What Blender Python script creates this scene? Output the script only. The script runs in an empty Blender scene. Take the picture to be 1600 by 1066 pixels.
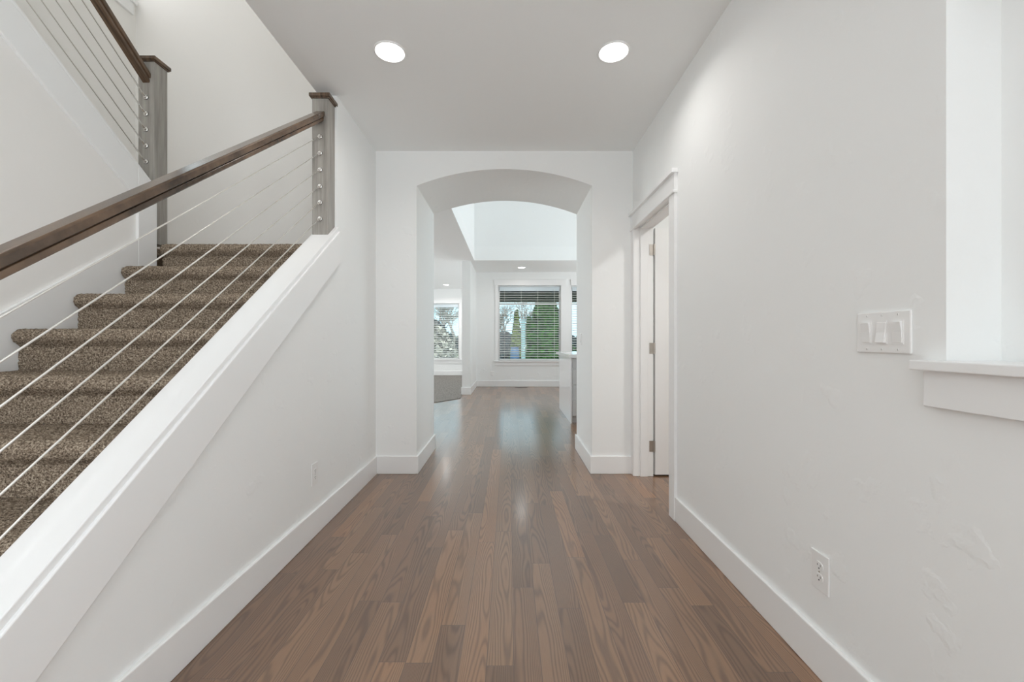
import bpy, bmesh, math, random
from mathutils import Vector, Matrix
random.seed(7)
PI = math.pi
S = bpy.context.scene
COL = S.collection

# ------------------------------------------------------------------ camera, world, sun, area lights, exposure
F = 650.0; HC = 1.131
cd = bpy.data.cameras.new('camera'); cam = bpy.data.objects.new('camera', cd); COL.objects.link(cam)
cam.location = (0, 0, HC); cam.rotation_euler = (PI/2, 0, 0)
cd.sensor_fit = 'HORIZONTAL'; cd.sensor_width = 36.0; cd.lens = F/1600*36.0
cd.shift_x = 4/1600; cd.shift_y = -1/1600; cd.clip_start = 0.05; cd.clip_end = 300
S.camera = cam

w = bpy.data.worlds.new('sky'); S.world = w; w.use_nodes = True
bg = w.node_tree.nodes['Background']
bg.inputs[1].default_value = 1.6
# clear blue sky ahead; dimmer neutral sky behind, shaped to cut light through the entry
_t = w.node_tree; _tc = _t.nodes.new('ShaderNodeTexCoord'); _sx = _t.nodes.new('ShaderNodeSeparateXYZ'); _mr = _t.nodes.new('ShaderNodeMapRange'); _mx = _t.nodes.new('ShaderNodeMix'); _mx.data_type = 'RGBA'
_mr.inputs[1].default_value = -.3; _mr.inputs[2].default_value = .5
_mx.inputs[6].default_value = (.40, .415, .43, 1); _mx.inputs[7].default_value = (.54, .78, .90, 1)
_t.links.new(_tc.outputs['Generated'], _sx.inputs[0]); _t.links.new(_sx.outputs[1], _mr.inputs[0]); _t.links.new(_mr.outputs[0], _mx.inputs[0]); _t.links.new(_mx.outputs[2], bg.inputs[0])

def lamp(name, kind, loc, rot, energy, color=(1, 1, 1), **kw):
    d = bpy.data.lights.new(name, kind); d.energy = energy; d.color = color
    for k, v in kw.items(): setattr(d, k, v)
    o = bpy.data.objects.new(name, d); COL.objects.link(o); o.location = loc; o.rotation_euler = rot
    return o
lamp('sun', 'SUN', (-20, -20, 40), (math.radians(50), 0, 0), 2.2, (1, .95, .86), angle=.01)
# area lamps standing in for daylight; all but the stair window are unseen additions
lamp('entry_fill', 'AREA', (-.05, -2.5, 1.35), (PI/2+.65, 0, 0), 19, (.94, .975, 1.0), shape='RECTANGLE', size=2.0, size_y=2.3)  # fill added for an unseen glazed entry behind the camera
lamp('side_fill', 'AREA', (1.19, -1.55, 1.45), (0, PI/2+.5, 0), 54, (.91, .96, 1.0), shape='RECTANGLE', size=1.9, size_y=1.4)  # fill added at a made-up side opening, lifts left wall and ceiling
lamp('stair_front_fill', 'AREA', (-2.25, -2.5, 3.0), (PI/2, 0, 0), 20, (1.0, .975, .95), shape='RECTANGLE', size=1.7, size_y=4.0)  # fill added at an unseen tall opening in front of the stairs
lamp('stair_window_daylight', 'AREA', (-3.32, 2.9, 4.66), (0, -PI/2, 0), 4.5, (1.0, .96, .91), shape='RECTANGLE', size=1.0, size_y=1.2)
lamp('living_fill', 'AREA', (-6.02, 8.6, 1.45), (0, -PI/2-.7, 0), 136, (.97, .99, 1.0), shape='RECTANGLE', size=1.9, size_y=3.8)  # added up-tilted fill, brightens the carpeted room and its ceiling
lamp('kitchen_fill', 'AREA', (4.12, 7.6, 1.5), (0, PI/2+.95, 0), 66, (.97, .99, 1.0), shape='RECTANGLE', size=1.7, size_y=3.0)  # added up-tilted fill at an unseen opening on the kitchen side
lamp('upper_fill', 'AREA', (3.66, 6.6, 4.5), (0, PI/2, 0), 9.5, (.97, .985, 1.0), shape='RECTANGLE', size=1.6, size_y=3.2)  # fill added high up, out of view, for the double-height walls
S.view_settings.view_transform = 'Standard'; S.view_settings.look = 'None'
S.view_settings.exposure = 0.47; S.view_settings.gamma = 1.0
S.cycles.diffuse_bounces = 24; S.cycles.max_bounces = 28; S.cycles.transparent_max_bounces = 16
S.cycles.sample_clamp_indirect = 6; S.cycles.caustics_reflective = False; S.cycles.caustics_refractive = False

# ------------------------------------------------------------------ helpers
def lin(c):
    c /= 255.0
    return c/12.92 if c <= .04045 else ((c+.055)/1.055)**2.4
def rgb(r, g, b): return (lin(r), lin(g), lin(b), 1)

def mat(name, color, rough=.5, metal=0, spec=.5, coat=0):
    m = bpy.data.materials.new(name); m.use_nodes = True
    b = m.node_tree.nodes['Principled BSDF']
    b.inputs['Base Color'].default_value = color; b.inputs['Roughness'].default_value = rough
    b.inputs['Metallic'].default_value = metal; b.inputs['Specular IOR Level'].default_value = spec
    b.inputs['Coat Weight'].default_value = coat
    return m
def N(m, t, **kw):
    n = m.node_tree.nodes.new(t)
    for k, v in kw.items(): setattr(n, k, v)
    return n
def L(m, a, b): m.node_tree.links.new(a, b)
def BS(m): return m.node_tree.nodes['Principled BSDF']
def math_n(m, op, a, b=None, c=None):
    n = N(m, 'ShaderNodeMath', operation=op)
    for i, v in enumerate((a, b, c)):
        if v is None: continue
        if isinstance(v, (int, float)): n.inputs[i].default_value = v
        else: L(m, v, n.inputs[i])
    return n.outputs[0]
def bump_noise(m, scale, strength, dist=.01, detail=3):
    g = N(m, 'ShaderNodeNewGeometry'); n = N(m, 'ShaderNodeTexNoise'); n.inputs['Scale'].default_value = scale
    n.inputs['Detail'].default_value = detail
    b = N(m, 'ShaderNodeBump'); b.inputs['Strength'].default_value = strength; b.inputs['Distance'].default_value = dist
    L(m, g.outputs['Position'], n.inputs['Vector']); L(m, n.outputs[0], b.inputs['Height']); L(m, b.outputs[0], BS(m).inputs['Normal'])
    return n

def plaster(name, color, patchy=.25, scale=9):
    """painted skip-trowel drywall: mostly smooth with a few low ridges"""
    m = mat(name, color, .62, spec=.25)
    g = N(m, 'ShaderNodeNewGeometry')
    n = N(m, 'ShaderNodeTexNoise'); n.inputs['Scale'].default_value = scale; n.inputs['Detail'].default_value = 4
    r = N(m, 'ShaderNodeMapRange'); r.inputs[1].default_value = .62; r.inputs[2].default_value = .70
    f = N(m, 'ShaderNodeTexNoise'); f.inputs['Scale'].default_value = 70
    s = math_n(m, 'ADD', r.outputs[0], math_n(m, 'MULTIPLY', f.outputs[0], .18))
    b = N(m, 'ShaderNodeBump'); b.inputs['Strength'].default_value = patchy; b.inputs['Distance'].default_value = .004
    L(m, g.outputs['Position'], n.inputs['Vector']); L(m, g.outputs['Position'], f.inputs['Vector'])
    L(m, n.outputs[0], r.inputs[0]); L(m, s, b.inputs['Height']); L(m, b.outputs[0], BS(m).inputs['Normal'])
    return m
M = {}
M['wall'] = plaster('wall_paint', (.862, .876, .874, 1), .30)
M['stairwall'] = plaster('stairwell_paint', (.86, .848, .828, 1), .12)
M['ceil'] = plaster('ceiling_paint', (.878, .894, .892, 1), .10, 14)
M['ceil_tex'] = plaster('textured_ceiling_paint', (.885, .89, .89, 1), .8, 16)
M['trim'] = mat('white_trim', (.86, .865, .865, 1), .32)
M['plate'] = mat('white_plastic', (.84, .84, .835, 1), .3)
M['dark'] = mat('dark_slot', (.03, .03, .03, 1), .6)
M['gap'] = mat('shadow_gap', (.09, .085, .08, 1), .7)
M['steel'] = mat('stainless', (.90, .89, .87, 1), .16, 1)
M['cable'] = mat('cable_steel', (.74, .72, .68, 1), .42, .55)
M['nickel'] = mat('satin_nickel', (.50, .46, .42, 1), .36, 1)
M['gloss'] = mat('gloss_cabinet', (.80, .80, .80, 1), .12)
M['drawer'] = mat('drawer_front', (.60, .60, .60, 1), .3)
M['quartz'] = mat('quartz', (.88, .88, .88, 1), .1)
M['blind'] = mat('blind_white', (.80, .82, .81, 1), .45)
M['vinyl'] = mat('vinyl_white', (.84, .84, .84, 1), .35)
M['head'] = mat('blind_headrail', (.60, .68, .72, 1), .45)
M['bulb'] = bpy.data.materials.new('lit_lens'); M['bulb'].use_nodes = True
BS(M['bulb']).inputs['Emission Color'].default_value = (1, .98, .95, 1); BS(M['bulb']).inputs['Emission Strength'].default_value = 6.0
BS(M['bulb']).inputs['Base Color'].default_value = (.9, .9, .9, 1)
# thin window glass: clear with a Fresnel reflection
gm = bpy.data.materials.new('window_glass'); gm.use_nodes = True; M['glass'] = gm
gm.node_tree.nodes.remove(BS(gm)); tr = N(gm, 'ShaderNodeBsdfTransparent'); gl = N(gm, 'ShaderNodeBsdfGlossy'); gl.inputs['Roughness'].default_value = 0
fr = N(gm, 'ShaderNodeFresnel'); fr.inputs[0].default_value = 1.45; mx = N(gm, 'ShaderNodeMixShader'); tr.inputs[0].default_value = (.93, .97, .97, 1)
L(gm, fr.outputs[0], mx.inputs[0]); L(gm, tr.outputs[0], mx.inputs[1]); L(gm, gl.outputs[0], mx.inputs[2])
L(gm, mx.outputs[0], gm.node_tree.nodes['Material Output'].inputs[0])

def wood(name, dark, light, axis_scale, rough, spec=.5, coat=0):
    m = mat(name, light, rough, spec=spec, coat=coat)
    g = N(m, 'ShaderNodeNewGeometry'); mp = N(m, 'ShaderNodeMapping'); mp.inputs['Scale'].default_value = axis_scale
    n = N(m, 'ShaderNodeTexNoise'); n.inputs['Scale'].default_value = 1; n.inputs['Detail'].default_value = 6; n.inputs['Roughness'].default_value = .62
    cr = N(m, 'ShaderNodeValToRGB'); cr.color_ramp.elements[0].color = dark; cr.color_ramp.elements[1].color = light
    cr.color_ramp.elements[0].position = .3; cr.color_ramp.elements[1].position = .72
    L(m, g.outputs['Position'], mp.inputs[0]); L(m, mp.outputs[0], n.inputs['Vector']); L(m, n.outputs[0], cr.inputs[0]); L(m, cr.outputs[0], BS(m).inputs['Base Color'])
    return m
M['greywood'] = wood('grey_stained_wood', rgb(132, 128, 122), rgb(172, 168, 161), (45, 45, 3), .42)
M['darkwood'] = wood('dark_stained_wood', rgb(54, 42, 32), rgb(120, 97, 77), (60, 5, 5), .22, .6)

# hardwood planks running away from the camera
fm = mat('oak_planks', rgb(110, 82, 64), .3, spec=.5, coat=.6); BS(fm).inputs['Coat Roughness'].default_value = .16; BS(fm).inputs['Coat IOR'].default_value = 1.8; M['floor'] = fm
g = N(fm, 'ShaderNodeNewGeometry'); sp = N(fm, 'ShaderNodeSeparateXYZ'); L(fm, g.outputs['Position'], sp.inputs[0])
X_, Y_ = sp.outputs[0], sp.outputs[1]
u = math_n(fm, 'DIVIDE', math_n(fm, 'ADD', X_, 20.03), .095); ci = math_n(fm, 'FLOOR', u)
wn1 = N(fm, 'ShaderNodeTexWhiteNoise', noise_dimensions='1D'); L(fm, ci, wn1.inputs['W'])
ln = math_n(fm, 'ADD', math_n(fm, 'MULTIPLY', wn1.outputs[0], .75), .55)
v = math_n(fm, 'DIVIDE', math_n(fm, 'ADD', math_n(fm, 'ADD', Y_, 30), math_n(fm, 'MULTIPLY', wn1.outputs[0], 37.7)), ln)
ri = math_n(fm, 'FLOOR', v)
cb = N(fm, 'ShaderNodeCombineXYZ'); L(fm, ci, cb.inputs[0]); L(fm, ri, cb.inputs[1])
wn2 = N(fm, 'ShaderNodeTexWhiteNoise', noise_dimensions='2D'); L(fm, cb.outputs[0], wn2.inputs['Vector'])
pr = wn2.outputs[0]
fu = math_n(fm, 'FRACT', u); fv = math_n(fm, 'FRACT', v)
# distance to the joints, in metres
du = math_n(fm, 'MULTIPLY', math_n(fm, 'MINIMUM', fu, math_n(fm, 'SUBTRACT', 1, fu)), .095)
dv = math_n(fm, 'MULTIPLY', math_n(fm, 'MINIMUM', fv, math_n(fm, 'SUBTRACT', 1, fv)), ln)
gap = N(fm, 'ShaderNodeMapRange'); gap.inputs[1].default_value = .0004; gap.inputs[2].default_value = .0016
L(fm, math_n(fm, 'MINIMUM', du, dv), gap.inputs[0])
# cathedral grain: contour lines of a stretched noise, different on every board
gx = math_n(fm, 'ADD', math_n(fm, 'MULTIPLY', X_, 8.5), math_n(fm, 'MULTIPLY', pr, 91))
gy = math_n(fm, 'ADD', math_n(fm, 'MULTIPLY', Y_, 1.25), math_n(fm, 'MULTIPLY', pr, 57))
gc = N(fm, 'ShaderNodeCombineXYZ'); L(fm, gx, gc.inputs[0]); L(fm, gy, gc.inputs[1])
gn = N(fm, 'ShaderNodeTexNoise'); gn.inputs['Scale'].default_value = 1; gn.inputs['Detail'].default_value = 2.0; gn.inputs['Roughness'].default_value = .42
L(fm, gc.outputs[0], gn.inputs['Vector'])
wn3 = N(fm, 'ShaderNodeTexWhiteNoise', noise_dimensions='3D'); cb3 = N(fm, 'ShaderNodeCombineXYZ'); L(fm, ci, cb3.inputs[0]); L(fm, ri, cb3.inputs[1]); cb3.inputs[2].default_value = 5.5; L(fm, cb3.outputs[0], wn3.inputs['Vector'])
sc3 = N(fm, 'ShaderNodeSeparateColor'); L(fm, wn3.outputs['Color'], sc3.inputs[0])
off = math_n(fm, 'SUBTRACT', fu, math_n(fm, 'ADD', math_n(fm, 'MULTIPLY', sc3.outputs[0], 1.2), -.1))
ph = math_n(fm, 'MULTIPLY', math_n(fm, 'MULTIPLY', off, off), math_n(fm, 'ADD', math_n(fm, 'MULTIPLY', sc3.outputs[1], 60), 40))
ph = math_n(fm, 'ADD', ph, math_n(fm, 'MULTIPLY', Y_, math_n(fm, 'MULTIPLY', math_n(fm, 'SUBTRACT', sc3.outputs[2], .5), 60)))
ph = math_n(fm, 'ADD', ph, math_n(fm, 'MULTIPLY', gn.outputs[0], 66))
ring = math_n(fm, 'SINE', ph)
ring = math_n(fm, 'POWER', math_n(fm, 'ADD', math_n(fm, 'MULTIPLY', ring, .5), .5), 2.0)
pc = N(fm, 'ShaderNodeCombineXYZ'); L(fm, math_n(fm, 'MULTIPLY', X_, 420), pc.inputs[0]); L(fm, math_n(fm, 'MULTIPLY', Y_, 14), pc.inputs[1])
pn = N(fm, 'ShaderNodeTexNoise'); pn.inputs['Scale'].default_value = 1; pn.inputs['Detail'].default_value = 3; L(fm, pc.outputs[0], pn.inputs['Vector'])
bn = N(fm, 'ShaderNodeTexNoise'); bn.inputs['Scale'].default_value = 3.0; bn.inputs['Detail'].default_value = 2; L(fm, g.outputs['Position'], bn.inputs['Vector'])
base = N(fm, 'ShaderNodeValToRGB'); e = base.color_ramp.elements
e[0].position = 0; e[0].color = rgb(110, 84, 64); e[1].position = 1; e[1].color = rgb(160, 115, 80)
k = e.new(.35); k.color = rgb(133, 101, 77); k = e.new(.7); k.color = rgb(147, 114, 87)
L(fm, math_n(fm, 'ADD', math_n(fm, 'MULTIPLY', pr, .75), math_n(fm, 'MULTIPLY', bn.outputs[0], .25)), base.inputs[0])
fac = math_n(fm, 'ADD', math_n(fm, 'MULTIPLY', ring, .52), math_n(fm, 'MULTIPLY', math_n(fm, 'SUBTRACT', pn.outputs[0], .35), .5))
dk = N(fm, 'ShaderNodeMix', data_type='RGBA', blend_type='MULTIPLY'); L(fm, fac, dk.inputs[0]); L(fm, base.outputs[0], dk.inputs[6]); dk.inputs[7].default_value = (.34, .31, .29, 1)
gd = N(fm, 'ShaderNodeMix', data_type='RGBA'); L(fm, gap.outputs[0], gd.inputs[0]); gd.inputs[6].default_value = rgb(84, 66, 55); L(fm, dk.outputs[2], gd.inputs[7])
L(fm, gd.outputs[2], BS(fm).inputs['Base Color'])
rr = N(fm, 'ShaderNodeMapRange'); rr.inputs[3].default_value = .31; rr.inputs[4].default_value = .37; L(fm, bn.outputs[0], rr.inputs[0]); L(fm, rr.outputs[0], BS(fm).inputs['Roughness'])
fb = N(fm, 'ShaderNodeBump'); fb.inputs['Strength'].default_value = .25; fb.inputs['Distance'].default_value = .001
L(fm, math_n(fm, 'ADD', gap.outputs[0], math_n(fm, 'MULTIPLY', ring, -.15)), fb.inputs['Height']); L(fm, fb.outputs[0], BS(fm).inputs['Normal'])

def carpet(name, cols, scale):
    m = mat(name, cols[1], .95, spec=.1)
    g = N(m, 'ShaderNodeNewGeometry'); n = N(m, 'ShaderNodeTexNoise'); n.inputs['Scale'].default_value = scale; n.inputs['Detail'].default_value = 4; n.inputs['Roughness'].default_value = .7
    cr = N(m, 'ShaderNodeValToRGB'); e = cr.color_ramp.elements
    e[0].position = .34; e[0].color = cols[0]; e[1].position = .68; e[1].color = cols[2]; k = e.new(.5); k.color = cols[1]
    b = N(m, 'ShaderNodeBump'); b.inputs['Strength'].default_value = .9; b.inputs['Distance'].default_value = .006
    L(m, g.outputs['Position'], n.inputs['Vector']); L(m, n.outputs[0], cr.inputs[0]); L(m, cr.outputs[0], BS(m).inputs['Base Color'])
    L(m, n.outputs[0], b.inputs['Height']); L(m, b.outputs[0], BS(m).inputs['Normal'])
    return m
M['stair_carpet'] = carpet('stair_carpet', (rgb(58, 49, 41), rgb(138, 123, 107), rgb(212, 198, 178)), 165)
M['room_carpet'] = carpet('living_carpet', (rgb(95, 92, 88), rgb(135, 130, 125), rgb(168, 163, 158)), 60)

class MB:
    def __init__(s): s.bm = bmesh.new()
    def box(s, x0, x1, y0, y1, z0, z1, mi=0):
        v = [s.bm.verts.new(p) for p in ((x0,y0,z0),(x1,y0,z0),(x1,y1,z0),(x0,y1,z0),(x0,y0,z1),(x1,y0,z1),(x1,y1,z1),(x0,y1,z1))]
        for f in ((0,3,2,1),(4,5,6,7),(0,1,5,4),(1,2,6,5),(2,3,7,6),(3,0,4,7)):
            q = s.bm.faces.new([v[i] for i in f]); q.material_index = mi
        return s
    def prism(s, pts, axis, a, b, mi=0):
        """pts: 2-D outline; axis x -> (y,z), y -> (x,z), z -> (x,y); extruded a..b"""
        mk = {'x': lambda p, t: (t, p[0], p[1]), 'y': lambda p, t: (p[0], t, p[1]), 'z': lambda p, t: (p[0], p[1], t)}[axis]
        A = [s.bm.verts.new(mk(p, a)) for p in pts]; B = [s.bm.verts.new(mk(p, b)) for p in pts]
        n = len(pts); fs = [s.bm.faces.new(A), s.bm.faces.new(B[::-1])]
        for i in range(n): fs.append(s.bm.faces.new((A[i], B[i], B[(i+1) % n], A[(i+1) % n])))
        for f in fs: f.material_index = mi
        return s
    def loft(s, rings, closed=True, caps=True, mi=0):
        R = [[s.bm.verts.new(p) for p in r] for r in rings]; n = len(R[0])
        for a, b in zip(R, R[1:]):
            for i in range(n if closed else n-1):
                s.bm.faces.new((a[i], a[(i+1) % n], b[(i+1) % n], b[i])).material_index = mi
        if caps and closed:
            s.bm.faces.new(R[0][::-1]).material_index = mi; s.bm.faces.new(R[-1]).material_index = mi
        return s
    def tube(s, pts, radii, n=8, mi=0):
        if not isinstance(radii, (list, tuple)): radii = [radii]*len(pts)
        rings = []
        for i, p in enumerate(pts):
            p = Vector(p); d = (Vector(pts[min(i+1, len(pts)-1)]) - Vector(pts[max(i-1, 0)])).normalized()
            a = d.cross(Vector((0, 0, 1)) if abs(d.z) < .9 else Vector((1, 0, 0))).normalized(); b = d.cross(a)
            rings.append([p + (a*math.cos(t*2*PI/n) + b*math.sin(t*2*PI/n))*radii[i] for t in range(n)])
        return s.loft(rings, mi=mi)
    def build(s, name, mats, parent=None, smooth=False, bevel=0):
        bmesh.ops.recalc_face_normals(s.bm, faces=s.bm.faces)
        me = bpy.data.meshes.new(name)
        if parent is not None:
            p = parent; off = Vector()
            while p is not None: off += p.location; p = p.parent
            bmesh.ops.translate(s.bm, verts=s.bm.verts, vec=-off)
        s.bm.to_mesh(me); s.bm.free()
        for m in (mats if isinstance(mats, (list, tuple)) else [mats]): me.materials.append(m)
        if smooth: me.shade_smooth()
        o = bpy.data.objects.new(name, me); COL.objects.link(o); o.parent = parent
        if bevel:
            b = o.modifiers.new('bevel', 'BEVEL'); b.width = bevel; b.segments = 2; b.limit_method = 'ANGLE'; b.angle_limit = .6
        return o
def bx(*a): return MB().box(*a)
def tag(o, label, cat, group=None, kind=None):
    o['label'] = label; o['category'] = cat
    if group: o['group'] = group
    if kind: o['kind'] = kind
    return o
def thing(name, label, cat, loc=(0, 0, 0), group=None, kind=None):
    o = bpy.data.objects.new(name, None); COL.objects.link(o); o.location = loc; o.empty_display_size = .1
    return tag(o, label, cat, group, kind)
def st(o, label, cat): return tag(o, label, cat, kind='structure')
def copy_tree(o, loc, label, parent=None):
    c = o.copy(); COL.objects.link(c)
    if parent is None: c.location = loc; c['label'] = label
    else: c.parent = parent
    for ch in list(o.children): copy_tree(ch, None, None, c)
    return c

# ------------------------------------------------------------------ key dimensions (metres; y runs away from the camera)
XL, XR = -1.136, 1.05
YA, YB = 3.534, 4.34
H, H2 = 2.74, 2.795
BH = .15
XI = -1.25                      # stair side of the half wall
SX = -2.229                     # face of the stair skirt board
Y0, Z0, RUN, RISE = 2.639, 1.748, .2622, .1886

# ------------------------------------------------------------------ large structure
st(bx(-7, 4.6, -2.7, 14, -.12, 0).build('floor', M['floor']), 'brown oak plank floor running down the hall', 'floor')
st(MB().prism([(-.99, 8.66), (-.95, 8.07), (-1.373, 7.5), (-3.3, 4.9), (-5.98, 4.9), (-5.98, 13.39), (-.99, 13.39)], 'z', -.01, .010).build('floor_carpet', M['room_carpet']),
   'grey carpet of the room left of the arch', 'carpet')

# hall ceiling and stairwell shell
st(bx(XI, 1.22, -2.7, YA+.05, H, 3.04).build('ceiling', M['ceil']), 'hall ceiling with two round downlights', 'ceiling')
wl = MB(); wl.box(XI, XL, 2.735, YA+.02, 0, H+.01)
zc = lambda y: 1.80 + (y-2.632)*.748           # top of the half wall cap
wl.prism([(.28, 0), (2.735, 0), (2.735, zc(2.735)-.027), (.28, zc(.28)-.027)], 'x', XI, XL)
st(wl.build('wall_left', M['wall']), 'white half wall beside the stairs rising to full height at the arch', 'wall')
st(bx(XI, XL-.004, -2.7, 3.7, 3.03, 5.5).build('wall_upstairs', M['stairwall']), 'white upper wall above the hall ceiling edge', 'wall')
st(bx(-3.45, XI+.02, 3.66, 3.80, 0, 5.5).build('wall_landing', M['stairwall']), 'tall white wall behind the stair landing', 'wall')
ws = MB(); ws.box(-3.45, -3.29, -2.7, 3.7, 0, 4.10); ws.box(-3.45, -3.29, 3.60, 3.7, 4.1, 5.5); ws.box(-3.45, -3.29, -2.7, 2.2, 4.1, 5.5); ws.box(-3.45, -3.29, 2.2, 3.6, 5.25, 5.5)
st(ws.build('wall_stair', M['stairwall']), 'outer white wall of the stairwell with a high window', 'wall')
st(bx(-3.5, XI+.2, -2.7, 3.8, 5.5, 5.6).build('ceiling_stair', M['ceil']), 'high ceiling of the stairwell', 'ceiling')
# front wall behind the camera; its openings are added for the fill lamps
wf = MB(); wf.box(-3.5, -3.1, -2.7, -2.55, 0, 5.6); wf.box(-1.4, -1.1, -2.7, -2.55, 0, 5.6); wf.box(1.0, 1.3, -2.7, -2.55, 0, 3.04)
wf.box(-1.1, 1.0, -2.7, -2.55, 2.55, 3.04); wf.box(-3.1, -1.4, -2.7, -2.55, 0, .95); wf.box(-3.1, -1.4, -2.7, -2.55, 5.05, 5.6); wf.box(-1.1, 1.0, -2.7, -2.55, 0, .15)
st(wf.build('wall_front', M['wall']), 'unseen front wall of the entry with openings added for daylight', 'wall')
st(bx(-8, 6, -8.5, -2.7, 5.3, 5.5).build('sun_block_slab', M['wall']), 'unseen slab added outside the entry to block the sun', 'roof')  # slab added out of view to keep direct sun off the interior

# right wall with niche and door opening
DY0, DY1, DH = 2.694, 3.462, 2.07
wr = MB()
wr.box(XR, 1.20, DY1+.02, YA+.02, 0, H+.02); wr.box(XR, 1.20, DY0-.02, DY1+.02, DH+.02, H+.02); wr.box(XR, 1.20, 1.0, DY0-.02, 0, H+.02)
wr.box(XR, 1.20, -.45, 1.0, 0, 1.056); wr.box(XR, 1.20, -.45, 1.0, 2.0, H+.02); wr.box(1.183, 1.20, -.45, 1.0, 1.056, 2.0); wr.box(XR, 1.20, -.80, -.45, 0, H+.02); wr.box(XR, 1.20, -2.6, -2.3, 0, H+.02); wr.box(XR, 1.20, -2.3, -.8, 0, .5); wr.box(XR, 1.20, -2.3, -.8, 2.42, H+.02)  # opening behind the camera is added for the side fill
st(wr.build('wall_right', M['wall']), 'white right hall wall with a recessed niche and a doorway', 'wall')
# far wall with the deep segmental arch
a0, a1, zs, za = -.788, .701, 2.446, 2.587
cx = (a0+a1)/2; hw = (a1-a0)/2; sg = za-zs; R = (hw*hw+sg*sg)/(2*sg); cz = za-R
arc = []
th = math.asin(hw/R)
for i in range(33):
    t = -th + 2*th*i/32; arc.append((cx+R*math.sin(t), cz+R*math.cos(t)))
pts = [(XI+.001, 0), (a0, 0)] + arc + [(a1, 0), (1.199, 0), (1.199, 2.9), (XI+.001, 2.9)]
st(MB().prism(pts, 'y', YA, YB).build('wall_far', M['wall']), 'deep white wall with an arched opening at the end of the hall', 'wall')

# small room behind the right-hand door
wc = MB(); wc.box(1.2, 3.5, YA+.02, YA+.2, 0, H); wc.box(3.4, 3.5, .9, YA+.02, 0, H); wc.box(1.21, 3.5, .8, .9, 0, H); wc.box(1.2, 3.5, .8, YA+.2, H, H+.1)
st(wc.build('wall_closet', M['wall']), 'walls of the small room behind the right-hand door', 'wall')

# great room shell
wb = MB(); W1 = (-.275, 1.255); W2 = (1.50, 3.03); WZ = (.64, 2.47); YD = 10.15
wb.box(-.90, W1[0], YD, YD+.18, 0, H2+.02); wb.box(W1[1], W2[0], YD, YD+.18, 0, H2+.02); wb.box(W2[1], 4.2, YD, YD+.18, 0, H2+.02)
for a, b in (W1, W2): wb.box(a, b, YD, YD+.18, 0, WZ[0]); wb.box(a, b, YD, YD+.18, WZ[1], H2+.02)
st(wb.build('wall_back', M['wall']), 'white dining wall with two blinded windows', 'wall')
YW = 13.4; W3 = (-3.62, -1.615); WZ3 = (.53, 2.327)
wv = MB(); wv.box(-6.1, W3[0], YW, YW+.18, 0, H2+.03); wv.box(W3[1], -.98, YW, YW+.18, 0, H2+.03); wv.box(W3[0], W3[1], YW, YW+.18, 0, WZ3[0]); wv.box(W3[0], W3[1], YW, YW+.18, WZ3[1], H2+.03)
st(wv.build('wall_back', M['wall']), 'far white wall of the carpeted room with one blinded window', 'wall')
st(bx(-.988, -.815, 8.67, 13.58, 0, H2+.02).build('wall_partition', M['wall']), 'white partition end between carpeted room and dining area', 'wall')
wx = MB(); wx.box(-6.1, -6.0, 4.0, 6.6, 0, H2+.02); wx.box(-6.1, -6.0, 10.6, 13.6, 0, H2+.02); wx.box(-6.1, -6.0, 6.6, 10.6, 0, .4); wx.box(-6.1, -6.0, 6.6, 10.6, 2.5, H2+.02); wx.box(-6.1, XI, 4.1, YB, 0, H2+.02); wx.box(1.199, 4.2, 4.1, YB, 0, H2+.02); wx.box(4.1, 4.2, 4.1, 6.0, 0, H2+.02); wx.box(4.1, 4.2, 9.2, 10.3, 0, H2+.02); wx.box(4.1, 4.2, 6.0, 9.2, 0, .6); wx.box(4.1, 4.2, 6.0, 9.2, 2.4, H2+.02)  # left and right openings are added for the unseen fill lamps
st(wx.build('wall_side', M['wall']), 'outer white walls of the room beyond the arch', 'wall')
VX0, VX1, VY0, VY1 = -.732, 3.6, 4.65, 8.65
cg = MB(); cg.box(-6.1, VX0, 4.1, 13.6, H2, 3.05); 
st(cg.build('ceiling', M['ceil_tex']), 'textured lower ceiling left of the tall opening', 'ceiling')
cg = MB(); cg.box(VX0, 4.2, VY1, 10.4, H2, 3.085); cg.box(VX0, 4.2, 4.1, VY0, H2, 3.05); cg.box(VX1, 4.2, VY0, VY1, H2, 3.05)
st(cg.build('ceiling', M['ceil']), 'low ceiling over the dining window', 'ceiling')
vw = MB(); vw.box(VX0-.12, VX0, VY0-.1, VY1+.15, 3.05, 5.6); vw.box(VX0, VX1+.1, VY1+.015, VY1+.15, 3.085, 5.6); vw.box(VX0, VX1+.1, VY0-.12, VY0, 3.05, 5.6); vw.box(VX0-.1, VX1+.3, VY0-.1, VY1+.1, 5.6, 5.7)
vw.box(VX1+.0, VX1+.12, VY0, 4.95, 3.05, 5.6); vw.box(VX1+.0, VX1+.12, 8.25, VY1+.02, 3.05, 5.6); vw.box(VX1+.0, VX1+.12, 4.95, 8.25, 3.05, 3.65); vw.box(VX1+.0, VX1+.12, 4.95, 8.25, 5.35, 5.6)  # high opening out of view, added for the upper fill lamp
st(vw.build('wall_upper', M['wall']), 'white walls of the double-height opening above the great room', 'wall')

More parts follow.
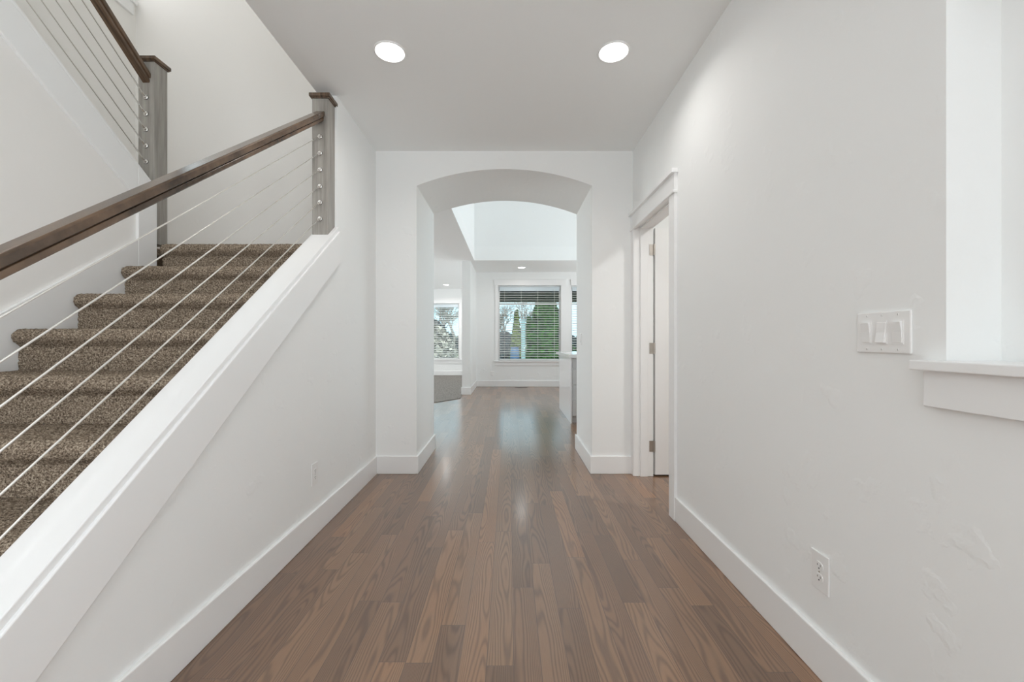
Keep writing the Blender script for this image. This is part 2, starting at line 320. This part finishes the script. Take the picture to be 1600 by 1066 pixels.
# ------------------------------------------------------------------ baseboards and trim
def base(label, *boxes, name='baseboard_left'):
    m = MB()
    for b in boxes: m.box(*b, 0, BH)
    st(m.build(name, M['trim'], bevel=.004), label, 'baseboard')
base('white baseboard along the stair wall', (XL, XL+.016, -.6, YA))
base('white baseboard along the right hall wall', (XR-.016, XR, -2.0, 2.602), name='baseboard_right')
base('white baseboard left of the arch', (XL+.016, a0+.016, YA-.016, YA), (a0, a0+.016, YA, YB+.016), (-2, a0, YB, YB+.016), name='baseboard_far')
base('white baseboard right of the arch', (a1-.016, 1.034, YA-.016, YA), (a1-.016, a1, YA, YB+.016), (a1, 2.0, YB, YB+.016), name='baseboard_far')
base('white baseboard under the dining window', (-.815, 4.1, YD-.016, YD), name='baseboard_back')
base('white baseboard around the partition end', (-1.004, -.799, 8.654, 8.67), (-.815, -.799, 8.67, YD-.016), (-1.004, -.988, 8.67, YW), name='baseboard_partition')
base('white baseboard under the window of the carpeted room', (-6, -1.004, YW-.016, YW), name='baseboard_back')

# half wall cap and apron trim
t = MB(); ya, yb = .28, 2.735
t.prism([(ya, zc(ya)), (yb, zc(yb)), (yb, zc(yb)-.027), (ya, zc(ya)-.027)], 'x', XI-.006, -1.121)
o = t.build('trim_1', M['trim'], bevel=.003); st(o, 'white sloped cap on the stair half wall', 'trim')
t = MB(); t.prism([(ya, zc(ya)-.027), (yb, zc(yb)-.027), (yb, zc(yb)-.235), (ya, zc(ya)-.235)], 'x', XL, -1.111)
st(t.build('trim_2', M['trim'], bevel=.004), 'white sloped board under the half wall cap', 'trim')

# wall under the upper flight, with its cap and skirts
zu = lambda y: 2.145 + (2.564-y)*.748
u_ = MB(); u_.prism([(-.9, 0), (2.632, 0), (2.632, zu(2.632)-.02), (-.9, zu(-.9)-.02)], 'x', -2.36, SX-.018)
st(u_.build('wall_flight', M['stairwall']), 'white wall under the upper stair flight', 'wall')
u_ = MB(); u_.prism([(-.9, zu(-.9)), (2.632, zu(2.632)), (2.632, zu(2.632)-.02), (-.9, zu(-.9)-.02)], 'x', -2.365, SX)
st(u_.build('trim_3', M['trim'], bevel=.002), 'white sloped cap under the upper stair cables', 'trim')
zl = lambda y: 1.722 + (y-2.477)*.722          # top of lower skirt
u_ = MB(); u_.prism([(-.9, zu(-.9)-.02), (2.500, zu(2.500)-.02), (2.500, zu(2.500)-.215), (-.9, zu(-.9)-.215)], 'x', SX-.018, SX)
u_.prism([(2.500, zu(2.5)-.02), (2.632, zu(2.632)-.02), (2.632, 1.30), (2.500, 1.20)], 'x', SX-.018, SX)
u_.prism([(.5, zl(.5)), (2.500, zl(2.500)), (2.500, 1.20), (.9, 0), (.5, 0)], 'x', SX-.018, SX)
st(u_.build('trim_4', M['trim'], bevel=.003), 'white skirt boards beside the stair carpet', 'trim')

# niche sill
s_ = thing('trim_5', 'white niche sill with apron on the right wall', 'sill', (XR, .3, 1.05), kind='structure')
MB().prism([(1.008, -.44), (1.182, -.44), (1.182, .999), (XR, .999), (XR, 1.052), (1.008, 1.052)], 'z', 1.057, 1.082).build('stool', M['trim'], s_, bevel=.003)
bx(1.030, XR, -.6, 1.036, .968, 1.057).build('apron', M['trim'], s_, bevel=.002)
# high stair window trim
s_ = thing('window_4', 'high stairwell window whose sill shows at the top left', 'window', (-3.29, 2.9, 4.1), kind='structure')
bx(-3.29, -3.255, 2.1, 3.645, 4.062, 4.09).build('window_sill', M['trim'], s_, bevel=.003)
bx(-3.29, -3.27, 2.14, 3.625, 3.965, 4.062).build('apron', M['trim'], s_, bevel=.003)
for y in (2.2, 3.56): bx(-3.40, -3.34, y, y+.04, 4.1, 5.25).build('window_frame', M['vinyl'], s_)

# right-hand doorway: casing, jambs, door leaf with hinges
dr = thing('door_1', 'white interior door standing open in the right-hand doorway', 'door', (XR, (DY0+DY1)/2, 0), kind='structure')
m = MB(); m.box(1.034, 1.198, DY1, DY1+.02, 0, DH+.02); m.box(1.034, 1.198, DY0-.02, DY0, 0, DH+.02); m.box(1.034, 1.198, DY0, DY1, DH, DH+.02)
m.box(1.086, 1.150, DY1-.012, DY1, 0, DH); m.box(1.086, 1.150, DY0, DY0+.012, 0, DH); m.box(1.086, 1.150, DY0, DY1, DH-.012, DH)
m.build('door_jamb', M['trim'], dr, bevel=.002)
bx(1.030, XR, DY0-.092, DY0-.003, 0, 2.055).build('casing', M['trim'], dr, bevel=.003)
bx(1.030, XR, DY1+.003, YA, 0, 2.055).build('casing', M['trim'], dr, bevel=.003)
bx(1.019, XR, DY0-.100, YA, 2.055, 2.074).build('head_bead', M['trim'], dr, bevel=.004)
bx(1.030, XR, DY0-.092, YA, 2.074, 2.178).build('head_frieze', M['trim'], dr)
bx(1.008, XR, DY0-.108, YA, 2.178, 2.206).build('head_cap', M['trim'], dr, bevel=.003)
lf = bx(1.206, 1.965, DY1-.002, DY1+.034, .012, DH-.006).build('door_leaf', M['trim'], dr, bevel=.002)
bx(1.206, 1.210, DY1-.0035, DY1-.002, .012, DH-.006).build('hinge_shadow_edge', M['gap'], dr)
for z in (.205, 1.02, 1.84):
    h = MB(); h.box(1.164, 1.199, DY1-.002, DY1, z, z+.09); h.tube([(1.202, DY1-.006, z-.002), (1.202, DY1-.006, z+.092)], .0055, 10)
    h.box(1.205, 1.213, DY1-.0045, DY1-.002, z, z+.09)
    for q in (.015, .045, .075): h.tube([(1.181+(.006 if q == .045 else -.006), DY1-.0019, z+q), (1.181+(.006 if q == .045 else -.006), DY1-.0035, z+q)], .0035, 8)
    h.build('hinge', M['nickel'], dr)

# ------------------------------------------------------------------ windows and blinds
def window(n, label, X, Z, Y, head, sill_lo, right_casing=True, left_casing=True):
    x0, x1 = X; z0, z1 = Z
    w_ = thing('window_%d' % n, label, 'window', ((x0+x1)/2, Y, z0), kind='structure')
    f = MB(); y0, y1 = Y+.055, Y+.12; t_ = .038
    f.box(x0, x0+t_, y0, y1, z0, z1); f.box(x1-t_, x1, y0, y1, z0, z1); f.box(x0+t_, x1-t_, y0, y1, z1-t_, z1); f.box(x0+t_, x1-t_, y0, y1, z0, z0+t_)
    f.build('window_frame', M['vinyl'], w_, bevel=.003)
    if n < 3: bx(x0+t_, x1-t_, y0+.005, y1-.005, 2.005, 2.045).build('meeting_rail', M['vinyl'], w_, bevel=.003)
    bx(x0+t_, x1-t_, Y+.092, Y+.097, z0+t_, z1-t_).build('pane', M['glass'], w_)
    if left_casing: bx(x0-.075, x0, Y-.018, Y, z0, z1).build('casing', M['trim'], w_, bevel=.003)
    if right_casing: bx(x1, x1+.075, Y-.018, Y, z0, z1).build('casing', M['trim'], w_, bevel=.003)
    bx(x0-(.09 if left_casing else 0), x1+(.09 if right_casing else .12), Y-.024, Y, z1, head).build('head_casing', M['trim'], w_, bevel=.003)
    bx(x0-(.10 if left_casing else 0), x1+(.10 if right_casing else .122), Y-.055, Y+.055, z0-.032, z0).build('window_sill', M['trim'], w_, bevel=.004)
    bx(x0-(.075 if left_casing else 0), x1+(.075 if right_casing else .122), Y-.02, Y, sill_lo, z0-.032).build('apron', M['trim'], w_, bevel=.003)
    return w_
window(1, 'large dining window with open white blinds looking onto conifers', W1, WZ, YD, 2.615, .515, right_casing=False)
st(bx(W1[1], W2[0], YD-.018, YD, WZ[0]-.02, WZ[1]).build('trim_6', M['trim']), 'flat white mullion board between the two dining windows', 'trim')
window(2, 'dining window cut by the right side of the arch', W2, WZ, YD, 2.615, .515, left_casing=False)
window(3, 'window of the carpeted room seen left of the partition', W3, WZ3, YW, 2.51, .39)

def blind(label, X, Z, Y, pitch=.0575, tilt=17):
    x0, x1 = X[0]+.036, X[1]-.036; z0, z1 = Z[0]+.005, Z[1]-.036
    b = thing('window_blind', label, 'blind', ((x0+x1)/2, Y+.024, z1), group='white horizontal window blinds')
    bx(x0, x1, Y+.004, Y+.044, z1-.10, z1).build('headrail', M['head'], b, bevel=.003)
    m = MB(); z = z1-.10-pitch*.7; t_ = math.radians(tilt); n = 0
    while z > z0+.045:
        prof = []
        for i in range(5):
            s_ = -.025+.0125*i; prof.append((s_, .003*(1-(s_/.025)**2)))
        ring = [(p, q+.0015) for p, q in prof] + [(p, q-.0015) for p, q in prof[::-1]]
        ring = [(Y+.024+p*math.cos(t_)-q*math.sin(t_), z+p*math.sin(t_)+q*math.cos(t_)) for p, q in ring]
        m.prism(ring, 'x', x0+.004, x1-.004); z -= pitch; n += 1
    m.build('slats', M['blind'], b)
    bx(x0+.002, x1-.002, Y+.004, Y+.044, z0, z0+.022).build('bottom_rail', M['blind'], b, bevel=.003)
    k = 4
    for i in range(k):
        x = x0+.12+(x1-x0-.24)*i/(k-1)
        c = MB()
        for y in (Y+.0005, Y+.0475): c.tube([(x, y, z0+.02), (x, y, z1-.05)], .0022, 5)
        c.build('ladder_cord', M['blind'], b)
blind('white blind in the large dining window', W1, WZ, YD)
blind('white blind in the window right of the dining mullion', W2, WZ, YD)
blind('white blind in the window of the carpeted room', W3, WZ3, YW)

# ------------------------------------------------------------------ carpeted stairs
stair = thing('staircase', 'carpeted staircase with brown shag treads climbing to the landing', 'stairs', (-1.74, 1.5, 0))
def step_profile(k):
    y, z = Y0-RUN*k, Z0-RISE*k; lo = z-RISE if k < 8 else 0.0
    p = []
    yr = y+.034
    n = max(2, int((RISE-.08)/.009))
    for i in range(n+1): p.append((yr, lo+(z-.082-lo)*i/n))
    for t in (.35, .7): p.append((yr-.014*t*t*1.4, z-.082+.014*t))
    cy, cz_, r = y+.034, z-.034, .034
    for i in range(13):
        a = math.radians(-118 - (208-0)*i/12*0.0) if False else math.radians(242-152*i/12)
        p.append((cy+r*math.cos(a)*1.0, cz_+r*math.sin(a)))
    ye = (y+RUN+.034) if k else 2.9
    n = int((ye-cy)/.011)
    for i in range(1, n+1): p.append((cy+(ye-cy)*i/n, z-.002*math.sin(min(1, i/n)*PI)))
    return p
rnd = random.Random(3)
for k in range(9):
    prof = step_profile(k); m = MB(); xa, xb = SX+.001, XI-.006-.001
    nx = int((xb-xa)/.008); rows = []
    npf = len(prof)
    for j in range(nx+1):
        x = xa+(xb-xa)*j/nx; row = []
        edge = min(1, (x-xa)/.022) ; round_ = (1-math.sqrt(max(0, 1-(1-edge)**2)))
        for i, (py, pz) in enumerate(prof):
            a = Vector(prof[max(0, i-1)]); b_ = Vector(prof[min(npf-1, i+1)]); d = (b_-a); nrm = Vector((-d.y, d.x)); nrm = nrm.normalized() if nrm.length else nrm
            if nrm.x > 0 and nrm.y < .2: nrm = -nrm
            q = rnd.uniform(-.0034, .0034)
            nose = max(0, 1-abs((py-(Y0-RUN*k+.02)))/.05) if pz > Z0-RISE*k-.085 else 0
            sh = round_*nose*.02
            row.append((x+rnd.uniform(-.002, .002) if 0 < j < nx else x, py+nrm.x*q+sh, pz+nrm.y*q-sh*.35))
        rows.append(row)
    m.loft(rows, closed=False, caps=False)
    m.build('carpet_step', M['stair_carpet'], stair, smooth=True)
m = MB(); m.box(-3.29, XI, 2.905, 3.66, Z0-.05, Z0-.001); m.box(-3.29, -2.36, 2.74, 2.905, Z0-.05, Z0-.001)
st(m.build('floor_landing', M['stair_carpet']), 'carpeted stair landing', 'landing')

# ------------------------------------------------------------------ railings: newel post, dark handrail, steel cables
def rail_profile(s=1.0):
    # (across, up) outline, up measured perpendicular to the rail's run
    h = .030*s
    return [(-h, .018), (-h+.004, .024), (h-.004, .024), (h, .018), (h, -.002), (h-.004, -.004), (h-.014, -.0045), (h-.014, -.0085), (h-.007, -.009), (h-.007, -.024), (h-.010, -.027),
            (-h+.010, -.027), (-h+.007, -.024), (-h+.007, -.009), (-h+.014, -.0085), (-h+.014, -.0045), (-h+.004, -.004), (-h, -.002)]
def railing(label, cx, y_post, z_bot, z_top, slope, y_end, rail_z, bolts, base_slope=0):
    r = thing('stair_railing', label, 'railing', (cx, y_post+.05, z_bot))
    x0, x1 = cx-.0515, cx+.0515
    p = MB(); d = base_slope*.103
    p.prism([(y_post, z_bot), (y_post+.103, z_bot+d), (y_post+.103, z_top), (y_post, z_top)], 'x', x0, x1)
    post = p.build('newel_post', M['greywood'], r, bevel=.004)
    c = MB(); c.box(x0-.008, x1+.008, y_post-.008, y_post+.111, z_top, z_top+.008); c.box(x0-.014, x1+.014, y_post-.014, y_post+.117, z_top+.008, z_top+.030)
    c.build('post_cap', M['darkwood'], post, bevel=.003)
    # handrail with square cut end against the post
    m = MB(); rings = []
    cs = 1/math.sqrt(1+slope*slope)
    for y in (y_end, y_post+.001):
        zz = rail_z+(y-y_post)*slope
        rings.append([(cx+a, y, zz+b/cs) for a, b in rail_profile()])
    m.loft(rings); m.build('handrail', M['darkwood'], r, bevel=.0015)
    for z in bolts:
        b = MB()
        b.tube([(cx, y_post+.002, z), (cx, y_post-.0015, z)], .0150, 18, 1)
        b.tube([(cx, y_post-.0015, z), (cx, y_post-.005, z), (cx, y_post-.0065, z)], [.0138, .0138, .0115], 18)
        b.tube([(cx, y_post-.0065, z), (cx, y_post-.014, z)], [.0095, .0065], 14)
        dv = Vector((0, -1, -slope)).normalized(); p0 = Vector((cx, y_post-.006, z)); b.tube([p0, p0+dv*.03], .0055, 10)
        b.tube([p0+dv*.03, p0+dv*.10, p0+dv*.112], [.0042, .0042, .0026], 8)
        b.build('cable_fitting', [M['steel'], M['gap']], post, smooth=False)
        c = MB(); e_ = Vector((cx, y_end, z+(y_end-y_post)*slope)); c.tube([p0+dv*.02, e_], .0027, 8)
        c.build('cable', M['cable'], r, smooth=True)
railing('cable railing with dark handrail along the half wall beside the hall', -1.1985, 2.632, zc(2.632)-.002, 2.664, .748, .35, 2.552,
        [2.420, 2.315, 2.210, 2.105, 2.003, 1.900], base_slope=.748)
railing('cable railing of the upper flight behind the carpeted stairs', -2.2985, 2.632, Z0-.004, 2.897, -.752, .9, 2.795,
        [2.668, 2.564, 2.465, 2.362, 2.262, 2.163])

# ------------------------------------------------------------------ ceiling downlights
def downlight(label, x, y, z, watts, r=.079):
    t_ = thing('ceiling_light', label, 'ceiling light', (x, y, z), group='round recessed ceiling lights')
    m = MB(); n = 40; rings = []
    for rr_, zz in ((r+.010, 0), (r+.010, -.004), (r+.004, -.006), (r-.001, -.004), (r-.001, 0)):
        rings.append([(x+rr_*math.cos(2*PI*i/n), y+rr_*math.sin(2*PI*i/n), z+zz) for i in range(n)])
    m.loft(rings, caps=False); m.build('trim_ring', M['trim'], t_, smooth=True)
    m = MB(); m.prism([(x+r*math.cos(2*PI*i/n), y+r*math.sin(2*PI*i/n)) for i in range(n)], 'z', z-.0035, z+.0); m.build('lens', M['bulb'], t_)
    d = lamp('downlight_lamp', 'AREA', (0, 0, -.008), (0, 0, 0), watts, (1, .97, .935), shape='DISK', size=2*r*.95, spread=math.radians(150)); d.parent = t_
    return t_
downlight('left of the two bright downlights in the hall ceiling', -.666, 2.32, H, 2.35)
downlight('right of the two bright downlights in the hall ceiling', .581, 2.32, H, 2.35)
downlight('small downlight above the dining window', .277, 9.49, H2, 2.5)
downlight('small downlight above the carpeted room left of the partition', -1.893, 12.43, H2, 10)

# ceiling fill added out of view to brighten the open door leaf
lamp('closet_fill', 'AREA', (2.1, 2.2, 2.7), (0, 0, 0), 16, (1, .98, .95), shape='DISK', size=.3)

# ------------------------------------------------------------------ switches and outlets
def plate_box(m, face, y, z, w_, h_, t_, mi=0, off=0):
    """face: (x, sign) for a wall facing +-x"""
    x, s = face; a, b = x+s*off, x+s*(off+t_)
    m.box(min(a, b), max(a, b), y-w_/2, y+w_/2, z-h_/2, z+h_/2, mi)
def switch(label, face, y, z, w_, h_, gangs, states):
    t_ = thing('light_switch', label, 'light switch', (face[0], y, z))
    m = MB(); plate_box(m, face, y, z, w_, h_, .0065); m.build('face_plate', M['plate'], t_, bevel=.003)
    sp_ = .0485
    for i in range(gangs):
        yy = y-(i-(gangs-1)/2)*sp_
        f = MB(); plate_box(f, face, yy, z, .034, .066, .0012, off=.0065); f.build('rocker_frame', M['plate'], t_)
        x, s = face; a = x+s*.0077; hi = .0075; lo = .0015; up = states[i]
        ztop, zbot = z+.0285, z-.0285
        xa, xb_ = (a+s*hi, a+s*lo) if up else (a+s*lo, a+s*hi)
        r = MB(); r.prism([(a-s*.004, ztop), (xa, ztop), (a+s*.003, z), (xb_, zbot), (a-s*.004, zbot)], 'y', yy-.0138, yy+.0138)
        r.build('rocker', M['plate'], t_, bevel=.0006)
        for dz in (-.0475, .0475):
            c = MB(); c.tube([(x+s*.006, yy, z+dz), (x+s*.0076, yy, z+dz)], .0032, 10); plate_box(c, face, yy, z+dz, .0008, .005, .0004, 1, .0074)
            c.build('screw', [M['plate'], M['gap']], t_)
    return t_
switch('white triple rocker switch plate left of the niche', (XR, -1), 1.166, 1.153, .168, .116, 3, (1, 0, 1))
switch('small single switch inside the arch on its right jamb', (a1, -1), 4.07, 1.14, .072, .116, 1, (0,))
def outlet(label, face, y, z, axis='x', w_=.08, h_=.128):
    t_ = thing('wall_outlet', label, 'outlet', (face[0], y, z))
    x, s = face
    m = MB(); plate_box(m, face, y, z, w_, h_, .0055); m.build('face_plate', M['plate'], t_, bevel=.0025)
    for dz in (-.0195, .0195):
        r = MB(); n = 20; zz = z+dz
        ol = []
        for i in range(n):
            a = 2*PI*i/n; ol.append((y+.0175*math.cos(a), zz+max(-.0135, min(.0135, .0175*math.sin(a)))))
        r.prism(ol, 'x', x+s*.0045, x+s*.0070)
        for dy, hh in ((-.0065, .008), (.0065, .0065)): plate_box(r, face, y+dy, zz+.003, .0022, hh, .0006, 1, .0067)
        r.prism([(y+.0027*math.cos(2*PI*i/10), zz-.0075+.0027*math.sin(2*PI*i/10)) for i in range(10)], 'x', x+s*.0066, x+s*.0073, 1)
        r.build('receptacle', [M['plate'], M['dark']], t_)
    c = MB(); c.tube([(x+s*.005, y, z), (x+s*.0065, y, z)], .003, 10); c.build('screw', M['steel'], t_)
    return t_
outlet('white outlet low on the right wall below the niche sill', (XR, -1), 1.402, .351)
outlet('white outlet low on the stair wall above its baseboard', (XL, 1), 2.42, .353, w_=.076)
# outlet on the dining wall faces the camera: build flat on that wall
t_ = thing('wall_outlet', 'tiny white outlet on the dining wall left of the window', 'outlet', (-.42, YD, .32))
bx(-.457, -.383, YD-.006, YD, .262, .378).build('face_plate', M['plate'], t_, bevel=.002)
for dz in (-.02, .02): bx(-.436, -.404, YD-.0085, YD-.006, .32+dz-.014, .32+dz+.014).build('receptacle', M['plate'], t_, bevel=.002)

# ------------------------------------------------------------------ kitchen island end
isl = thing('kitchen_island', 'glossy white island cabinet with grey drawers behind the right arch jamb', 'cabinet', (1.8, 6.2, 0))
IX, IY0, IY1 = .832, 5.66, 6.95
bx(IX, IX+.022, IY0, IY1, 0, .893).build('end_panel', M['gloss'], isl, bevel=.002)
m = MB(); m.box(IX+.022, 3.0, IY0+.022, IY1, .095, .893); m.box(IX+.022, 3.0, IY0+.075, IY1-.05, 0, .095); m.build('cabinet_body', M['gloss'], isl)
bx(IX+.022, 3.0, IY0+.07, IY0+.075, 0, .095).build('toe_kick', M['drawer'], isl)
for z0_, z1_ in ((.097, .309), (.313, .521), (.525, .742), (.746, .888)):
    bx(IX+.028, 1.46, IY0+.002, IY0+.022, z0_+.003, z1_-.002).build('drawer', M['drawer'], isl, bevel=.002)
ct = bx(IX-.03, 3.05, IY0-.03, IY1+.25, .893, .942).build('countertop', M['quartz'], bevel=.003)
tag(ct, 'white stone countertop resting on the kitchen island', 'countertop')

# floor register in front of the dining wall
fv_ = thing('floor_vent', 'dark floor register under the dining window', 'vent', (.28, 9.98, 0))
bx(.13, .43, 9.93, 10.03, 0, .004).build('frame', mat('bronze_metal', rgb(84, 70, 58), .5), fv_)
m = MB()
for i in range(14): m.box(.15+i*.0195, .158+i*.0195, 9.945, 10.015, .004, .0055)
m.build('louvers', M['dark'], fv_)

# ------------------------------------------------------------------ garden beyond the windows
gmat = mat('lawn', rgb(92, 112, 62), .9); gn_ = bump_noise(gmat, 30, .6)
st(bx(-60, 60, 10.4, 120, -.4, -.2).build('ground', gmat), 'garden lawn beyond the windows', 'ground')
pm = mat('patio_roof_paint', rgb(46, 56, 60), .6)
pr_ = thing('patio_roof', 'dark patio roof over the dining window outside', 'roof', (1.5, 11.6, 2.3))
bx(-.80, 5.2, 10.36, 13.0, 2.31, 2.45).build('soffit', pm, pr_)
for x in (-.80, 4.9): bx(x, x+.14, 12.7, 12.84, -.2, 2.31).build('post', pm, pr_)
def leafmat(name, c0, c1):
    m = mat(name, c0, .7, spec=.2)
    oi = N(m, 'ShaderNodeNewGeometry'); cr = N(m, 'ShaderNodeValToRGB'); cr.color_ramp.elements[0].color = c0; cr.color_ramp.elements[1].color = c1
    L(m, oi.outputs['Random Per Island'], cr.inputs[0]); L(m, cr.outputs[0], BS(m).inputs['Base Color'])
    return m
LM = {'arb': leafmat('arborvitae_leaf', rgb(12, 48, 24), rgb(74, 132, 56)), 'gold': leafmat('golden_leaf', rgb(24, 66, 32), rgb(128, 152, 58)),
      'teal': leafmat('dark_shrub_leaf', rgb(14, 28, 32), rgb(60, 84, 92)), 'tan': leafmat('winter_leaf', rgb(96, 96, 92), rgb(240, 238, 228))}
BK = mat('bark', rgb(92, 84, 78), .9); BKP = mat('pale_bark', rgb(150, 150, 146), .9)
def leaf_cloud(m, n, surf, size, rnd):
    for _ in range(n):
        p, nr = surf(rnd)
        a = Vector((rnd.gauss(0, 1), rnd.gauss(0, 1), rnd.gauss(0, 1))).normalized(); nr = (nr+a*.8).normalized()
        t1 = nr.cross(a).normalized(); t2 = nr.cross(t1); s = size*rnd.uniform(.6, 1.3)
        v_ = [m.bm.verts.new(p+t1*s*i+t2*s*j*1.5) for i, j in ((-.5, -.5), (.5, -.4), (.4, .5), (-.4, .6))]
        m.bm.faces.new(v_)
def conifer(name, label, x, y, h, r, leaf, n, seed, pw=.6, group=None):
    rnd = random.Random(seed)
    t_ = thing(name, label, 'tree', (x, y, -.2), group)
    def surf(rn):
        z = rn.random()**1.3; rr_ = r*(1-z)**pw*rn.uniform(.82, 1.05); a = rn.uniform(0, 2*PI)
        return Vector((x+rr_*math.cos(a), y+rr_*math.sin(a), -.15+z*h)), Vector((math.cos(a), math.sin(a), .4))
    m = MB(); leaf_cloud(m, n, surf, .11, rnd)
    core = [[(x+r*.75*(1-q)**pw*math.cos(2*PI*i/10), y+r*.75*(1-q)**pw*math.sin(2*PI*i/10), -.15+q*h) for i in range(10)] for q in (0, .2, .4, .6, .8, .97)]
    m.loft(core); m.build('foliage', leaf, t_)
    MB().tube([(x, y, -.22), (x, y, h*.5)], [.09, .04]).build('trunk', BK, t_)
conifer('arborvitae', 'big dark green conifer filling the right side of the dining window', 1.75, 20, 4.3, .98, LM['arb'], 5200, 1)
conifer('conifer', 'slim yellow-green conifer left of the pale garden column', .36, 21, 2.75, .36, LM['gold'], 1500, 2, .8)
conifer('conifer', 'slim green conifer right of the pale garden column', 1.02, 21.5, 2.5, .34, LM['arb'], 1500, 3, .7)
conifer('arborvitae', 'conifer seen through the sliver of the second dining window', 4.3, 20.4, 4.2, 1.1, LM['arb'], 3400, 4)
t_ = thing('garden_column', 'slim pale blue column among the garden conifers', 'column', (.62, 18.6, -.2))
bx(.53, .71, 18.5, 18.7, -.2, 2.0).build('shaft', mat('pale_blue_paint', rgb(150, 190, 200), .6), t_, bevel=.02)
MB().prism([(.62+.12*math.cos(2*PI*i/12), 18.6+.12*math.sin(2*PI*i/12)) for i in range(12)], 'z', 2.0, 2.06).build('cap', mat('pale_cap', rgb(160, 192, 204), .6), t_)
def shrub(label, x, y, r, h, leaf, n, seed, name='shrub'):
    rnd = random.Random(seed); t_ = thing(name, label, 'shrub', (x, y, -.2))
    def surf(rn):
        a = rn.uniform(0, 2*PI); z = rn.random(); q = math.sqrt(max(0, 1-z*z))*rn.uniform(.55, 1.05)
        return Vector((x+r*q*math.cos(a), y+r*.7*q*math.sin(a), -.2+h*z)), Vector((math.cos(a)*q, math.sin(a)*q, z))
    m = MB(); leaf_cloud(m, n, surf, .13, rnd); m.build('foliage', leaf, t_)
    m = MB()
    for i in range(7):
        a = i*2*PI/7; m.tube([(x, y, -.22), (x+r*.35*math.cos(a), y+r*.25*math.sin(a), h*.4), (x+r*.7*math.cos(a), y+r*.5*math.sin(a), h*.75)], [.04, .025, .01], 5)
    m.build('stems', BK, t_)
def bare_tree(label, x, y, h, seed, spread=.5, bark=BK, depth=6):
    rnd = random.Random(seed); t_ = thing('bare_tree', label, 'tree', (x, y, -.2)); m = MB()
    def grow(p, d, l, r, k):
        q = p+d*l; mid = p+d*l*.5+Vector((rnd.gauss(0, 1), rnd.gauss(0, 1), rnd.gauss(0, .5)))*l*.05
        m.tube([p, mid, q], [r, r*.85, r*.7], 5 if k > 2 else 3)
        if k == 0: return
        for _ in range(3 if k > 1 else 2):
            nd = (d+Vector((rnd.gauss(0, spread), rnd.gauss(0, spread), rnd.gauss(.08, spread*.6)))).normalized()
            grow(q-d*l*rnd.uniform(0, .35), nd, l*rnd.uniform(.62, .85), r*.62, k-1)
    grow(Vector((x, y, -.25)), Vector((0, 0, 1)), h*.26, h*.022, depth)
    m.build('branches', bark, t_)
shrub('dark teal shrub behind the lower left of the dining window', -.35, 23, 1.1, 1.75, LM['teal'], 2600, 11)
shrub('dark shrub under the conifers outside the dining window', .9, 26, 1.6, 1.5, LM['teal'], 2600, 12)
shrub('dark green shrub below the big conifer', 2.6, 24, 1.4, 1.5, LM['arb'], 2400, 13)
bare_tree('bare branching tree behind the left of the dining window', -.25, 27, 5.4, 21, .5, BKP)
bare_tree('bare branching tree behind the middle of the dining window', .9, 31, 6.2, 22, .5, BKP)
bare_tree('larger bare tree outside the left part of the carpeted room window', -4.4, 27, 6.0, 23, .55, BKP)
bare_tree('second bare tree outside the window of the carpeted room, nearer the partition', -4.6, 35, 6.8, 25, .6, BKP)
shrub('pale sunlit winter shrub outside the window of the carpeted room', -4.1, 21, 1.5, 2.15, LM['tan'], 3600, 31)
shrub('dark evergreen shrub behind the pale winter shrub', -4.7, 25, 1.3, 2.6, LM['teal'], 3000, 32)
shrub('second pale winter shrub further left outside the carpeted room', -7.2, 22, 1.6, 2.0, LM['tan'], 2600, 33)
bl = thing('rain_barrel', 'blue barrel standing by the shrub low in the dining window', 'barrel', (.22, 17, -.2))
m = MB(); rings = []
for z, r in ((-.2, .15), (0, .18), (.35, .19), (.7, .18), (.82, .15)): rings.append([(.22+r*math.cos(2*PI*i/20), 17+r*math.sin(2*PI*i/20), z) for i in range(20)])
m.loft(rings); m.build('body', mat('blue_plastic', rgb(78, 116, 160), .5), bl, smooth=True)
m = MB(); m.prism([(.22+.16*math.cos(2*PI*i/20), 17+.16*math.sin(2*PI*i/20)) for i in range(20)], 'z', .82, .86); m.build('lid', mat('blue_lid', rgb(70, 104, 150), .5), bl)
# evergreen hedge closing the garden
hm = MB(); rnd = random.Random(5)
def hs(rn):
    x = rn.uniform(-16, 16); z = rn.random()
    return Vector((x, 40+rn.uniform(-.3, .3), -.2+1.9*z+.25*math.sin(x*1.7))), Vector((0, -1, .3))
leaf_cloud(hm, 5000, hs, .22, rnd); hm.box(-16, 16, 40.2, 41, -.2, 1.4)
tag(hm.build('hedge', LM['teal']), 'low dark hedge closing the far end of the garden', 'hedge')
